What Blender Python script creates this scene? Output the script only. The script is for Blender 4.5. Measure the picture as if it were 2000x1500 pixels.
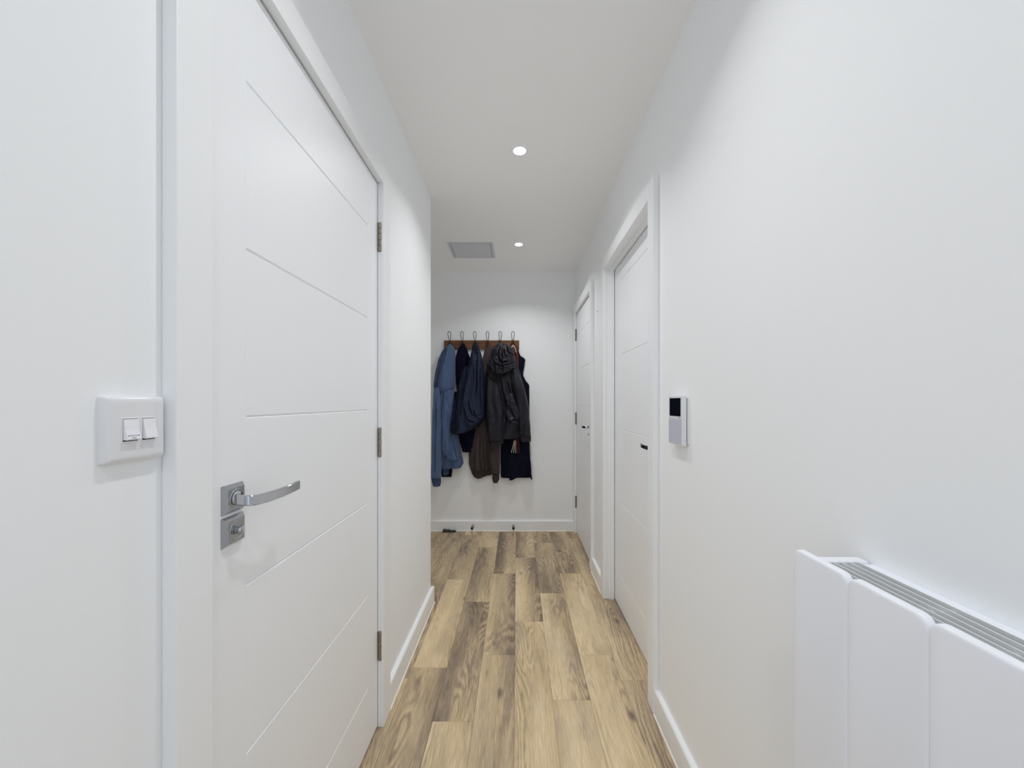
import bpy, bmesh, math, random
from mathutils import Vector, Matrix, noise

# ------------------------------------------------------------------ clear
for o in list(bpy.data.objects):
    bpy.data.objects.remove(o, do_unlink=True)
S = bpy.context.scene
C = S.collection

# ------------------------------------------------------------------ camera, world, exposure
H = 1.19                 # camera height
FPX = 751.0              # focal length in pixels of the 2000 px wide frame
cam_d = bpy.data.cameras.new('camera')
cam = bpy.data.objects.new('camera', cam_d)
C.objects.link(cam)
cam.location = (0, 0, H)
cam.rotation_euler = (math.pi / 2, 0, 0)
cam_d.sensor_width = 36.0
cam_d.lens = FPX / 2000 * 36.0
cam_d.shift_x = -10 / 2000
cam_d.shift_y = 35 / 2000
cam_d.clip_start = 0.02
S.camera = cam

w = bpy.data.worlds.new('world')
S.world = w
w.use_nodes = True
w.node_tree.nodes['Background'].inputs[0].default_value = (0.62, 0.76, 1.0, 1)
w.node_tree.nodes['Background'].inputs[1].default_value = 1.0
S.view_settings.view_transform = 'Standard'
S.view_settings.look = 'None'
S.view_settings.gamma = 1
S.view_settings.use_curve_mapping = False
S.view_settings.exposure = 0.0
S.cycles.diffuse_bounces = 12
S.cycles.max_bounces = 16

DOWNLIGHT_W = 2.68        # watts of each ceiling spot
DOWNLIGHT_C = (0.985, 0.987, 0.985)
def area(name, loc, rot, sx, sy, watt, col):
    d = bpy.data.lights.new(name, 'AREA')
    d.shape = 'RECTANGLE'; d.size = sx; d.size_y = sy
    d.energy = watt; d.color = col
    o = bpy.data.objects.new(name, d); C.objects.link(o)
    o.location = loc; o.rotation_euler = rot
    return o
# daylight entering by the window behind the photographer
area('window_daylight', (0.0, -2.36, 1.2), (math.pi / 2, 0, 0), 0.9, 2.1, 2.6, (0.70, 0.84, 1.0))

# ------------------------------------------------------------------ dimensions
XL, XR = -0.51, 0.54     # wall faces
YB, YF = -2.5, 3.56      # wall behind the camera, end wall
ZC = 2.40                # ceiling
YCOR = 2.27              # where the left wall ends at the recess
XREC = -1.35             # left side of the recess
AL, AR = -0.488, 0.518   # architrave faces
ZS = 1.99                # soffit of the door openings

# ------------------------------------------------------------------ materials
def lin(c):
    return tuple(((v / 255) / 12.92 if v / 255 <= 0.04045 else ((v / 255 + 0.055) / 1.055) ** 2.4) for v in c) + (1,)

def mat(name, rgb, rough=0.6, metal=0.0, bump=0.0, bscale=300, vary=0.0, vscale=8, spec=0.5, coat=0.0, sheen=0.0, bdist=0.001):
    m = bpy.data.materials.new(name); m.use_nodes = True
    nt = m.node_tree; b = nt.nodes['Principled BSDF']
    col = lin(rgb)
    b.inputs['Base Color'].default_value = col
    b.inputs['Roughness'].default_value = rough
    b.inputs['Metallic'].default_value = metal
    b.inputs['Specular IOR Level'].default_value = spec
    b.inputs['Coat Weight'].default_value = coat
    b.inputs['Sheen Weight'].default_value = sheen
    tc = nt.nodes.new('ShaderNodeTexCoord')
    if vary:
        n = nt.nodes.new('ShaderNodeTexNoise'); n.inputs['Scale'].default_value = vscale
        n.inputs['Detail'].default_value = 4
        nt.links.new(tc.outputs['Object'], n.inputs['Vector'])
        r = nt.nodes.new('ShaderNodeMix'); r.data_type = 'RGBA'
        r.inputs['A'].default_value = tuple(v * (1 - vary) for v in col[:3]) + (1,)
        r.inputs['B'].default_value = tuple(min(1, v * (1 + vary)) for v in col[:3]) + (1,)
        nt.links.new(n.outputs['Fac'], r.inputs['Factor'])
        nt.links.new(r.outputs['Result'], b.inputs['Base Color'])
    if bump:
        n = nt.nodes.new('ShaderNodeTexNoise'); n.inputs['Scale'].default_value = bscale
        n.inputs['Detail'].default_value = 3
        nt.links.new(tc.outputs['Object'], n.inputs['Vector'])
        bu = nt.nodes.new('ShaderNodeBump'); bu.inputs['Strength'].default_value = bump
        bu.inputs['Distance'].default_value = bdist
        nt.links.new(n.outputs['Fac'], bu.inputs['Height'])
        nt.links.new(bu.outputs['Normal'], b.inputs['Normal'])
    return m

M = {}
M['wall'] = mat('wall_paint', (246, 248, 250), 0.75, bump=0.12, bscale=220, bdist=0.0006, spec=0.25)
M['ceiling'] = mat('ceiling_paint', (251, 251, 251), 0.9, bump=0.05, bscale=200, bdist=0.0005, spec=0.2)
M['satin'] = mat('satin_white_paint', (245, 247, 250), 0.42, bump=0.03, bscale=120, bdist=0.0004, spec=0.45)
M['trim'] = mat('trim_white_paint', (245, 247, 249), 0.42, bump=0.03, bscale=150, bdist=0.0004, spec=0.45)
M['bead'] = mat('sealant', (244, 241, 232), 0.5)
M['plastic'] = mat('white_plastic', (232, 233, 236), 0.22, spec=0.5)
M['rocker'] = mat('rocker_plastic', (240, 241, 246), 0.25, spec=0.5)
M['gap_shade'] = mat('gap_shade', (52, 46, 42), 0.7)  # dark colour painted in place of the shade inside narrow gaps
M['heater'] = mat('heater_enamel', (240, 243, 250), 0.28, spec=0.5)
M['heater_grille'] = mat('grille_enamel', (236, 239, 240), 0.35)
M['heater_inner'] = mat('heater_casing', (62, 67, 66), 0.55, vary=0.08)  # darkened so the space between the grille slats looks shaded
M['chrome'] = mat('polished_chrome', (196, 198, 203), 0.09, metal=1.0, vary=0.06, vscale=60)
M['chrome_satin'] = mat('smudged_chrome', (176, 178, 182), 0.2, metal=1.0, vary=0.12, vscale=90)
M['nickel'] = mat('satin_nickel', (158, 150, 138), 0.32, metal=1.0, vary=0.1, vscale=100)
M['screen'] = mat('black_glass', (7, 9, 22), 0.12, spec=0.5)
M['panel_grey'] = mat('pale_grey_panel', (203, 206, 220), 0.3)
M['ink'] = mat('grey_print', (120, 126, 146), 0.6)
M['hatch'] = mat('hatch_paint', (212, 214, 220), 0.5)
M['rubber'] = mat('black_rubber', (18, 18, 18), 0.6)
M['wedge'] = mat('dark_wedge_rubber', (46, 46, 42), 0.5, vary=0.3, vscale=60)
M['wire'] = mat('black_wire', (22, 22, 24), 0.5)
M['concrete'] = mat('subfloor', (90, 80, 70), 0.9, vary=0.1)
M['hoodie'] = mat('blue_sweat_fabric', (84, 103, 138), 0.95, bump=0.5, bscale=500, vary=0.10, vscale=30, sheen=0.2, spec=0.1)
M['hoodie_inner'] = mat('blue_hood_lining', (68, 82, 110), 0.95, bump=0.5, bscale=200, vary=0.25, vscale=60, spec=0.1)
M['black_knit'] = mat('black_navy_knit', (17, 19, 38), 0.95, bump=0.4, bscale=500, vary=0.2, vscale=30, spec=0.1)
M['navy'] = mat('navy_jacket_fabric', (32, 40, 62), 0.65, bump=0.2, bscale=500, vary=0.15, vscale=20, spec=0.25)
M['navy_dark'] = mat('dark_navy_fabric', (24, 28, 47), 0.8, bump=0.2, bscale=500, vary=0.15, vscale=20, spec=0.2)
M['brown'] = mat('taupe_brown_knit', (74, 65, 64), 0.95, bump=0.5, bscale=500, vary=0.12, vscale=30, sheen=0.1, spec=0.1)
M['brown_dark'] = mat('taupe_rib_knit', (64, 55, 54), 0.95, bump=0.7, bscale=260, vary=0.2, vscale=80, spec=0.1)
M['shell'] = mat('charcoal_shell_fabric', (30, 30, 39), 0.5, bump=0.1, bscale=300, vary=0.08, vscale=30, spec=0.3)
M['shell_dark'] = mat('black_shell_lining', (24, 22, 26), 0.8, vary=0.1, spec=0.2)
M['gilet'] = mat('black_wool', (14, 16, 34), 0.9, bump=0.3, bscale=400, vary=0.15, vscale=30, spec=0.15)
M['maroon'] = mat('maroon_wool', (84, 28, 32), 0.95, bump=0.4, bscale=400, vary=0.25, vscale=40)
M['cream'] = mat('cream_wool', (222, 206, 196), 0.95, bump=0.4, bscale=400)

def emis(name, col, strength):
    m = bpy.data.materials.new(name); m.use_nodes = True
    b = m.node_tree.nodes['Principled BSDF']
    b.inputs['Base Color'].default_value = (0.8, 0.8, 0.8, 1)
    b.inputs['Emission Color'].default_value = col
    b.inputs['Emission Strength'].default_value = strength
    return m
M['lamp'] = emis('lamp_lens', (1, 0.98, 0.95, 1), 6.0)

def glass():
    m = bpy.data.materials.new('window_glass'); m.use_nodes = True
    b = m.node_tree.nodes['Principled BSDF']
    b.inputs['Transmission Weight'].default_value = 1; b.inputs['Roughness'].default_value = 0.0
    b.inputs['IOR'].default_value = 1.45
    return m
M['glass'] = glass()

def wood_board():
    m = bpy.data.materials.new('dark_oak_board'); m.use_nodes = True
    nt = m.node_tree; b = nt.nodes['Principled BSDF']; b.inputs['Roughness'].default_value = 0.45
    tc = nt.nodes.new('ShaderNodeTexCoord'); mp = nt.nodes.new('ShaderNodeMapping')
    mp.inputs['Scale'].default_value = (6, 40, 60)
    n = nt.nodes.new('ShaderNodeTexNoise'); n.inputs['Scale'].default_value = 1; n.inputs['Detail'].default_value = 6
    cr = nt.nodes.new('ShaderNodeValToRGB')
    cr.color_ramp.elements[0].position = 0.3; cr.color_ramp.elements[0].color = lin((72, 42, 20))
    cr.color_ramp.elements[1].position = 0.7; cr.color_ramp.elements[1].color = lin((134, 84, 40))
    nt.links.new(tc.outputs['Object'], mp.inputs['Vector']); nt.links.new(mp.outputs['Vector'], n.inputs['Vector'])
    nt.links.new(n.outputs['Fac'], cr.inputs['Fac']); nt.links.new(cr.outputs['Color'], b.inputs['Base Color'])
    return m
M['board'] = wood_board()

def plank_material():
    """oak planks: tone in the object colour's red, cross gradient in its green, a seed in its blue"""
    m = bpy.data.materials.new('oak_plank'); m.use_nodes = True
    nt = m.node_tree; L = nt.links; b = nt.nodes['Principled BSDF']
    def N(t, **k):
        n = nt.nodes.new(t)
        for a, v in k.items(): setattr(n, a, v)
        return n
    def math_(op, a, bb=None, c=None, clamp=False):
        n = N('ShaderNodeMath', operation=op, use_clamp=clamp)
        for i, v in enumerate((a, bb, c)):
            if v is None: continue
            if isinstance(v, (int, float)): n.inputs[i].default_value = v
            else: L.new(v, n.inputs[i])
        return n.outputs[0]
    def noise_(vec, scale=(1, 1, 1), s=1.0, det=4, dist=0.0, rough=0.5):
        mp = N('ShaderNodeMapping'); mp.inputs['Scale'].default_value = scale
        L.new(vec, mp.inputs['Vector'])
        n = N('ShaderNodeTexNoise'); n.inputs['Scale'].default_value = s; n.inputs['Detail'].default_value = det
        n.inputs['Distortion'].default_value = dist; n.inputs['Roughness'].default_value = rough
        L.new(mp.outputs['Vector'], n.inputs['Vector'])
        return n.outputs['Fac']
    tc = N('ShaderNodeTexCoord'); oi = N('ShaderNodeObjectInfo')
    sep = N('ShaderNodeSeparateColor'); L.new(oi.outputs['Color'], sep.inputs[0])
    tone, grad, seed = sep.outputs[0], sep.outputs[1], sep.outputs[2]
    off = N('ShaderNodeCombineXYZ')
    L.new(math_('MULTIPLY', seed, 71.0), off.inputs[0]); L.new(math_('MULTIPLY', seed, 43.0), off.inputs[1]); L.new(math_('MULTIPLY', seed, 29.0), off.inputs[2])
    va = N('ShaderNodeVectorMath', operation='ADD'); L.new(tc.outputs['Object'], va.inputs[0]); L.new(off.outputs[0], va.inputs[1])
    V = va.outputs[0]
    sx = N('ShaderNodeSeparateXYZ'); L.new(tc.outputs['Object'], sx.inputs[0])
    # broad light and dark zones
    patch = noise_(V, (9, 1.5, 1), 1.0, 2, 0.3)
    cloud = noise_(V, (26, 7, 1), 1.0, 3, 1.0)
    # cathedral figure: contour lines of a stretched field
    field = noise_(V, (10, 1.3, 1), 1.0, 1.5, 0.35, 0.4)
    wob = noise_(V, (90, 22, 1), 1.0, 3, 0.5)
    rings = math_('SINE', math_('MULTIPLY_ADD', wob, 5.0, math_('MULTIPLY', field, 115.0)))
    rings = math_('MULTIPLY_ADD', rings, 0.5, 0.5)
    rmask = N('ShaderNodeMapRange'); rmask.inputs['From Min'].default_value = 0.42; rmask.inputs['From Max'].default_value = 0.62
    L.new(noise_(V, (13, 1.6, 3), 1.0, 2), rmask.inputs['Value'])
    fig = math_('MULTIPLY', math_('SUBTRACT', rings, 0.5), rmask.outputs[0])
    # fine pores and straight grain
    fine = noise_(V, (420, 16, 1), 1.0, 4, 0.2, 0.65)
    mid = noise_(V, (120, 5, 1), 1.0, 4, 0.4, 0.6)
    # knots
    vo = N('ShaderNodeTexVoronoi'); mpk = N('ShaderNodeMapping'); mpk.inputs['Scale'].default_value = (7, 3.2, 1)
    L.new(V, mpk.inputs['Vector']); L.new(mpk.outputs['Vector'], vo.inputs['Vector']); vo.inputs['Scale'].default_value = 1.0
    kn = N('ShaderNodeMapRange'); kn.inputs['From Min'].default_value = 0.03; kn.inputs['From Max'].default_value = 0.12
    kn.inputs['To Min'].default_value = 1; kn.inputs['To Max'].default_value = 0
    L.new(vo.outputs['Distance'], kn.inputs['Value'])
    # brightness value
    g = math_('MULTIPLY', math_('MULTIPLY', math_('SUBTRACT', grad, 0.5), sx.outputs[0]), 15.0)
    val = math_('ADD', tone, g)
    val = math_('MULTIPLY_ADD', math_('SUBTRACT', patch, 0.5), 1.15, val)
    val = math_('MULTIPLY_ADD', math_('SUBTRACT', cloud, 0.5), 0.35, val)
    val = math_('MULTIPLY_ADD', fig, 0.34, val)
    val = math_('MULTIPLY_ADD', math_('SUBTRACT', mid, 0.5), 0.34, val)
    val = math_('MULTIPLY_ADD', math_('SUBTRACT', fine, 0.5), 0.95, val)
    val = math_('MULTIPLY_ADD', kn.outputs[0], -0.45, val, clamp=True)
    cr = N('ShaderNodeValToRGB'); e = cr.color_ramp.elements
    e[0].position = 0.0; e[0].color = lin((120, 103, 86))
    e[1].position = 1.0; e[1].color = lin((232, 208, 161))
    x = e.new(0.33); x.color = lin((168, 146, 115))
    x = e.new(0.66); x.color = lin((208, 182, 137))
    L.new(val, cr.inputs['Fac'])
    # grey limed wash where cloud is high
    mixg = N('ShaderNodeMix', data_type='RGBA')
    L.new(math_('MULTIPLY', noise_(V, (14, 3, 7), 1.0, 3), 0.5), mixg.inputs['Factor'])
    hs = N('ShaderNodeHueSaturation'); hs.inputs['Saturation'].default_value = 0.45; hs.inputs['Value'].default_value = 1.0
    L.new(cr.outputs['Color'], hs.inputs['Color'])
    L.new(cr.outputs['Color'], mixg.inputs['A']); L.new(hs.outputs['Color'], mixg.inputs['B'])
    L.new(mixg.outputs['Result'], b.inputs['Base Color'])
    b.inputs['Roughness'].default_value = 0.5
    b.inputs['Specular IOR Level'].default_value = 0.35
    bu = N('ShaderNodeBump'); bu.inputs['Strength'].default_value = 0.25; bu.inputs['Distance'].default_value = 0.0008
    L.new(fine, bu.inputs['Height']); L.new(bu.outputs['Normal'], b.inputs['Normal'])
    return m
M['plank'] = plank_material()

# ------------------------------------------------------------------ mesh helpers (shapes are written in room coordinates)
def root_of(o):
    while o.parent: o = o.parent
    return o

def link(name, bm, m, parent=None, smooth=False, origin=None):
    bmesh.ops.recalc_face_normals(bm, faces=bm.faces)
    org = Vector(origin) if origin else (root_of(parent).location.copy() if parent else Vector((0, 0, 0)))
    if parent and origin is None:
        pass
    bmesh.ops.translate(bm, verts=bm.verts, vec=-org)
    me = bpy.data.meshes.new(name); bm.to_mesh(me); bm.free()
    if smooth:
        for p in me.polygons: p.use_smooth = True
    me.materials.append(m)
    o = bpy.data.objects.new(name, me); C.objects.link(o)
    if parent: o.parent = parent
    else: o.location = org
    return o

def thing(name, loc, label, cat, group=None, kind=None):
    o = bpy.data.objects.new(name, None); C.objects.link(o)
    o.location = loc; o.empty_display_size = 0.05
    if kind: o['kind'] = kind
    if label: o['label'] = label
    if cat: o['category'] = cat
    if group: o['group'] = group
    bpy.context.view_layer.update()
    return o

def tag(o, label, cat, group=None):
    o['label'] = label; o['category'] = cat
    if group: o['group'] = group
    return o

def box(bm, x0, x1, y0, y1, z0, z1, bev=0.0, seg=2):
    r = bmesh.ops.create_cube(bm, size=1)
    vs = r['verts']
    for v in vs:
        v.co = Vector(((x0 + x1) / 2 + v.co.x * (x1 - x0), (y0 + y1) / 2 + v.co.y * (y1 - y0), (z0 + z1) / 2 + v.co.z * (z1 - z0)))
    if bev:
        es = list({e for v in vs for e in v.link_edges})
        bmesh.ops.bevel(bm, geom=es, offset=bev, segments=seg, affect='EDGES', profile=0.5)
    return vs

def newbox(*a, **k):
    bm = bmesh.new(); box(bm, *a, **k); return bm

def loft(bm, rings, closed=True, cap=True):
    vr = [[bm.verts.new(p) for p in r] for r in rings]
    n = len(vr[0])
    for a, b in zip(vr, vr[1:]):
        for i in range(n if closed else n - 1):
            j = (i + 1) % n
            bm.faces.new((a[i], a[j], b[j], b[i]))
    if cap and closed:
        bm.faces.new(vr[0][::-1]); bm.faces.new(vr[-1])
    return vr

def cyl(bm, p0, p1, r0, r1=None, n=20):
    r1 = r0 if r1 is None else r1
    p0 = Vector(p0); p1 = Vector(p1); d = (p1 - p0).normalized()
    up = Vector((0, 0, 1)) if abs(d.z) < 0.9 else Vector((1, 0, 0))
    a = d.cross(up).normalized(); b = d.cross(a)
    loft(bm, [[p + (a * math.cos(t) + b * math.sin(t)) * r for t in [2 * math.pi * i / n for i in range(n)]] for p, r in ((p0, r0), (p1, r1))])

def lathe(bm, p0, axis, prof, n=28):
    p0 = Vector(p0); d = Vector(axis).normalized()
    up = Vector((0, 0, 1)) if abs(d.z) < 0.9 else Vector((1, 0, 0))
    a = d.cross(up).normalized(); b = d.cross(a)
    loft(bm, [[p0 + d * h + (a * math.cos(t) + b * math.sin(t)) * r for t in [2 * math.pi * i / n for i in range(n)]] for h, r in prof])

def tube(bm, pts, r, n=8, closed=False):
    pts = [Vector(p) for p in pts]; rings = []
    N_ = len(pts); prev = None
    for i, p in enumerate(pts):
        if closed: t = pts[(i + 1) % N_] - pts[i - 1]
        else: t = pts[min(i + 1, N_ - 1)] - pts[max(i - 1, 0)]
        t.normalize()
        if prev is None:
            up = Vector((0, 0, 1)) if abs(t.z) < 0.9 else Vector((1, 0, 0))
            a = t.cross(up).normalized()
        else:
            a = (prev - t * prev.dot(t)).normalized()
        prev = a; b = t.cross(a)
        rings.append([p + (a * math.cos(q) + b * math.sin(q)) * (r[i] if isinstance(r, list) else r) for q in [2 * math.pi * k / n for k in range(n)]])
    if closed: rings.append([v.copy() for v in rings[0]])
    loft(bm, rings, cap=not closed)

def smooth_pts(pts, per=6):
    """Catmull-Rom through pts"""
    P = [Vector(p) for p in pts]; out = []
    for i in range(len(P) - 1):
        a = P[max(i - 1, 0)]; b = P[i]; c = P[i + 1]; d = P[min(i + 2, len(P) - 1)]
        for k in range(per):
            t = k / per
            out.append(0.5 * ((2 * b) + (c - a) * t + (2 * a - 5 * b + 4 * c - d) * t * t + (-a + 3 * b - 3 * c + d) * t ** 3))
    out.append(P[-1]); return out

# ------------------------------------------------------------------ floor
def build_floor():
    fl = link('floor', newbox(XREC - 0.15, XR + 0.2, YB - 0.1, YF + 0.1, -0.12, -0.012), M['concrete'])
    fl['kind'] = 'structure'
    W, LN = 0.152, 0.857
    X0 = -0.011
    rnd = random.Random(5)
    # (tone, gradient) of the planks in view, by column and by the joint where the plank starts
    known = {
        (-3, 0): (0.36, 0.42), (-3, 1): (0.74, 0.44), (-3, 2): (0.42, 0.62),
        (-2, 0): (0.66, 0.40), (-2, 1): (0.24, 0.58), (-2, 2): (0.44, 0.66), (-2, 3): (0.6, 0.5),
        (-1, 0): (0.46, 0.36), (-1, 1): (0.46, 0.24), (-1, 2): (0.36, 0.74), (-1, 3): (0.42, 0.5),
        (0, 0): (0.62, 0.46), (0, 1): (0.50, 0.24), (0, 2): (0.46, 0.62), (0, 3): (0.6, 0.5),
        (1, 0): (0.62, 0.52), (1, 1): (0.60, 0.30), (1, 2): (0.34, 0.54), (1, 3): (0.5, 0.5),
        (2, 0): (0.70, 0.50), (2, 1): (0.68, 0.46), (2, 2): (0.36, 0.56), (2, 3): (0.5, 0.5),
        (3, 0): (0.36, 0.46), (3, 1): (0.50, 0.34), (3, 2): (0.44, 0.40),
        (-4, 1): (0.36, 0.5), (-4, 2): (0.5, 0.5), (-5, 2): (0.6, 0.5), (-5, 3): (0.3, 0.5), (-4, 3): (0.28, 0.5),
    }
    first = {-3: 0.865, -2: 0.576, -1: 0.952, 0: 1.226, 1: 0.6785, 2: 0.952, 3: 0.787, -4: 0.80, -5: 0.564, -6: 1.0, -7: 0.7, -8: 1.1, -9: 0.85}
    proto = {}
    def mesh_for(w_, l_):
        key = (round(w_, 4), round(l_, 4))
        if key not in proto:
            bm = newbox(-w_ / 2 + 0.0003, w_ / 2 - 0.0003, -l_ / 2 + 0.0003, l_ / 2 - 0.0003, -0.0119, 0.0, bev=0.0006, seg=1)
            me = bpy.data.meshes.new('plank'); bm.to_mesh(me); bm.free(); me.materials.append(M['plank'])
            proto[key] = me
        return proto[key]
    for k in range(-9, 4):
        xa, xb = X0 + k * W, X0 + (k + 1) * W
        for j in range(-5, 4):
            ya = first[k] + j * LN; yb = ya + LN
            ya_, yb_ = max(ya, YB), min(yb, YF)
            if k < -4: ya_ = max(ya_, YCOR - 0.06)
            xa_ = max(xa, XREC) if k >= -9 else xa
            if yb_ - ya_ < 0.02 or xb - xa_ < 0.01: continue
            o = bpy.data.objects.new('plank', mesh_for(xb - xa_, yb_ - ya_)); C.objects.link(o)
            o.parent = fl; o.location = ((xa_ + xb) / 2, (ya_ + yb_) / 2, 0)
            # keyed by the first joint in view (j counts from the near joint list)
            t, g = known.get((k, j), (rnd.uniform(0.35, 0.65), rnd.uniform(0.4, 0.6)))
            o.color = (t, g, ((k * 7 + j * 13) % 31) / 31.0 + 0.013, 1)
    return fl
build_floor()

# ------------------------------------------------------------------ walls and ceiling
def structure(name, boxes, m):
    bm = bmesh.new()
    for b in boxes: box(bm, *b)
    o = link(name, bm, m); o['kind'] = 'structure'
    return o

structure('ceiling', [(XREC - 0.15, XR + 0.2, YB - 0.1, YF + 0.1, ZC, ZC + 0.1)], M['ceiling'])
D1 = (0.618, 1.405)      # left door leaf, near and far edges
D2 = (1.5285, 2.322)     # near right door opening
D3 = (2.765, 3.488)      # far right door opening
LT = 0.028               # lining thickness
structure('wall_left', [
    (-0.66, XL, YB, D1[0] - LT, 0, ZC), (-0.66, XL, D1[1] + LT, YCOR, 0, ZC),
    (-0.66, XL, D1[0] - LT, D1[1] + LT, ZS + LT, ZC), (-0.72, -0.66, YB, YCOR, 0, ZC),  # outer skin added out of sight, keeps outside light from leaking round the door
    (XREC, -0.72, YCOR - 0.1, YCOR, 0, ZC)], M['wall'])
structure('wall_right', [
    (XR, 0.68, YB, D2[0] - LT, 0, ZC), (XR, 0.68, D2[0] - LT, D2[1] + LT, ZS + LT, ZC),
    (XR, 0.68, D2[1] + LT, D3[0] - LT, 0, ZC), (XR, 0.68, D3[0] - LT, D3[1] + LT, ZS + LT, ZC),
    (XR, 0.68, D3[1] + LT, YF, 0, ZC), (0.68, 0.74, YB, YF, 0, ZC)], M['wall'])  # last box: unseen backing added to stop light leaking through door gaps
structure('wall_end', [(XREC - 0.1, 0.74, YF, YF + 0.1, 0, ZC)], M['wall'])
structure('wall_recess', [(XREC - 0.1, XREC, YCOR - 0.1, YF, 0, ZC)], M['wall'])
structure('wall_back', [(-0.66, -0.46, YB - 0.1, YB, 0, ZC), (0.46, 0.68, YB - 0.1, YB, 0, ZC),
                        (-0.46, 0.46, YB - 0.1, YB, 0, 0.12), (-0.46, 0.46, YB - 0.1, YB, 2.28, ZC)], M['wall'])
win = thing('window_1', (0, YB, 0.12), None, None, kind='structure')
bm = bmesh.new()
for b in ((-0.46, -0.41, 0.12, 2.28), (0.41, 0.46, 0.12, 2.28), (-0.41, 0.41, 0.12, 0.17), (-0.41, 0.41, 2.23, 2.28)):
    box(bm, b[0], b[1], YB - 0.08, YB - 0.02, b[2], b[3])
link('window_frame', bm, M['trim'], win)
link('pane', newbox(-0.41, 0.41, YB - 0.054, YB - 0.048, 0.17, 2.23), M['glass'], win)

# ------------------------------------------------------------------ baseboards
BH = 0.095
def baseboard(name, p0, p1, nrm, cap0=False, cap1=False):
    """board from p0 to p1 (xy of the wall face), nrm points into the room"""
    p0 = Vector((p0[0], p0[1], 0)); p1 = Vector((p1[0], p1[1], 0)); n = Vector((nrm[0], nrm[1], 0))
    prof = [(0, 0), (0.018, 0), (0.018, BH - 0.008), (0.0165, BH - 0.0035), (0.013, BH - 0.0008), (0.009, BH), (0, BH)]
    bm = bmesh.new()
    loft(bm, [[p + n * a + Vector((0, 0, z)) for a, z in prof] for p in (p0, p1)])
    o = link(name, bm, M['trim']); o['kind'] = 'structure'
    bm = bmesh.new()
    q = [(0.0176, 0), (0.0225, 0), (0.0176, 0.005)]
    loft(bm, [[p + n * a + Vector((0, 0, z)) for a, z in q] for p in (p0, p1)])
    link('sealant_bead', bm, M['bead'], o)
    return o
baseboard('baseboard_left', (XL, D1[1] + 0.08), (XL, YCOR + 0.018), (1, 0))
baseboard('baseboard_left', (XL, YB), (XL, 0.55), (1, 0))
baseboard('baseboard_end', (XREC, YF), (AR, YF), (0, -1))
baseboard('baseboard_right', (XR, YB), (XR, 1.464), (-1, 0))
baseboard('baseboard_right', (XR, 2.389), (XR, 2.70), (-1, 0))
baseboard('baseboard_recess', (XREC, YCOR), (XREC, YF - 0.018), (1, 0))

# ------------------------------------------------------------------ doors
def leaf_mesh(xf, s, y0, y1, z0, z1, grooves, gy0, gy1, thick=0.035, vline=None):
    """door leaf with V grooves; s=+1 faces +x, s=-1 faces -x"""
    gw, gd = 0.0028, 0.0036
    zs = {z0: 0, z1: 0}
    for g in grooves:
        zs[g - gw] = 0; zs[g] = gd; zs[g + gw] = 0
    ys = {y0: 0, y1: 0, gy0: 1, gy0 + 0.003: 1, gy1 - 0.003: 1, gy1: 1}
    if vline:
        ys[vline - 0.0008] = 2; ys[vline] = 3; ys[vline + 0.0008] = 2
    zl = sorted(zs); yl = sorted(ys)
    bm = bmesh.new(); V = {}
    for i, y in enumerate(yl):
        for k, z in enumerate(zl):
            d = zs[z] if gy0 + 0.002 < y < gy1 - 0.002 else 0
            if vline and abs(y - vline) < 1e-6: d = max(d, 0.0007)
            V[i, k] = bm.verts.new((xf - s * d, y, z))
    for i in range(len(yl) - 1):
        for k in range(len(zl) - 1):
            bm.faces.new((V[i, k], V[i + 1, k], V[i + 1, k + 1], V[i, k + 1]))
    # sides and back
    xb = xf - s * thick
    B = [bm.verts.new((xb, y, z)) for y, z in ((y0, z0), (y1, z0), (y1, z1), (y0, z1))]
    bm.faces.new(B)
    ni, nk = len(yl) - 1, len(zl) - 1
    bm.faces.new([V[i, 0] for i in range(ni + 1)] + [B[1], B[0]])
    bm.faces.new([V[i, nk] for i in range(ni + 1)] + [B[2], B[3]])
    bm.faces.new([V[0, k] for k in range(nk + 1)] + [B[3], B[0]])
    bm.faces.new([V[ni, k] for k in range(nk + 1)] + [B[2], B[1]])
    return bm

def frustum_plate(bm, xf, s, yc, zc, half, inset, th):
    r = []
    for a, x in ((half, 0), (half, 0.0015), (half - inset, th), (half - inset, th)):
        r.append([Vector((xf + s * x, yc + i * a, zc + k * a)) for i, k in ((-1, -1), (1, -1), (1, 1), (-1, 1))])
    loft(bm, r[:3])

def ring_mesh(bm, xf, s, yc, zc, R, t):
    pts = [Vector((xf, yc + R * math.cos(a), zc + R * math.sin(a))) for a in [2 * math.pi * i / 36 for i in range(36)]]
    tube(bm, pts, t, 6, closed=True)

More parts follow.
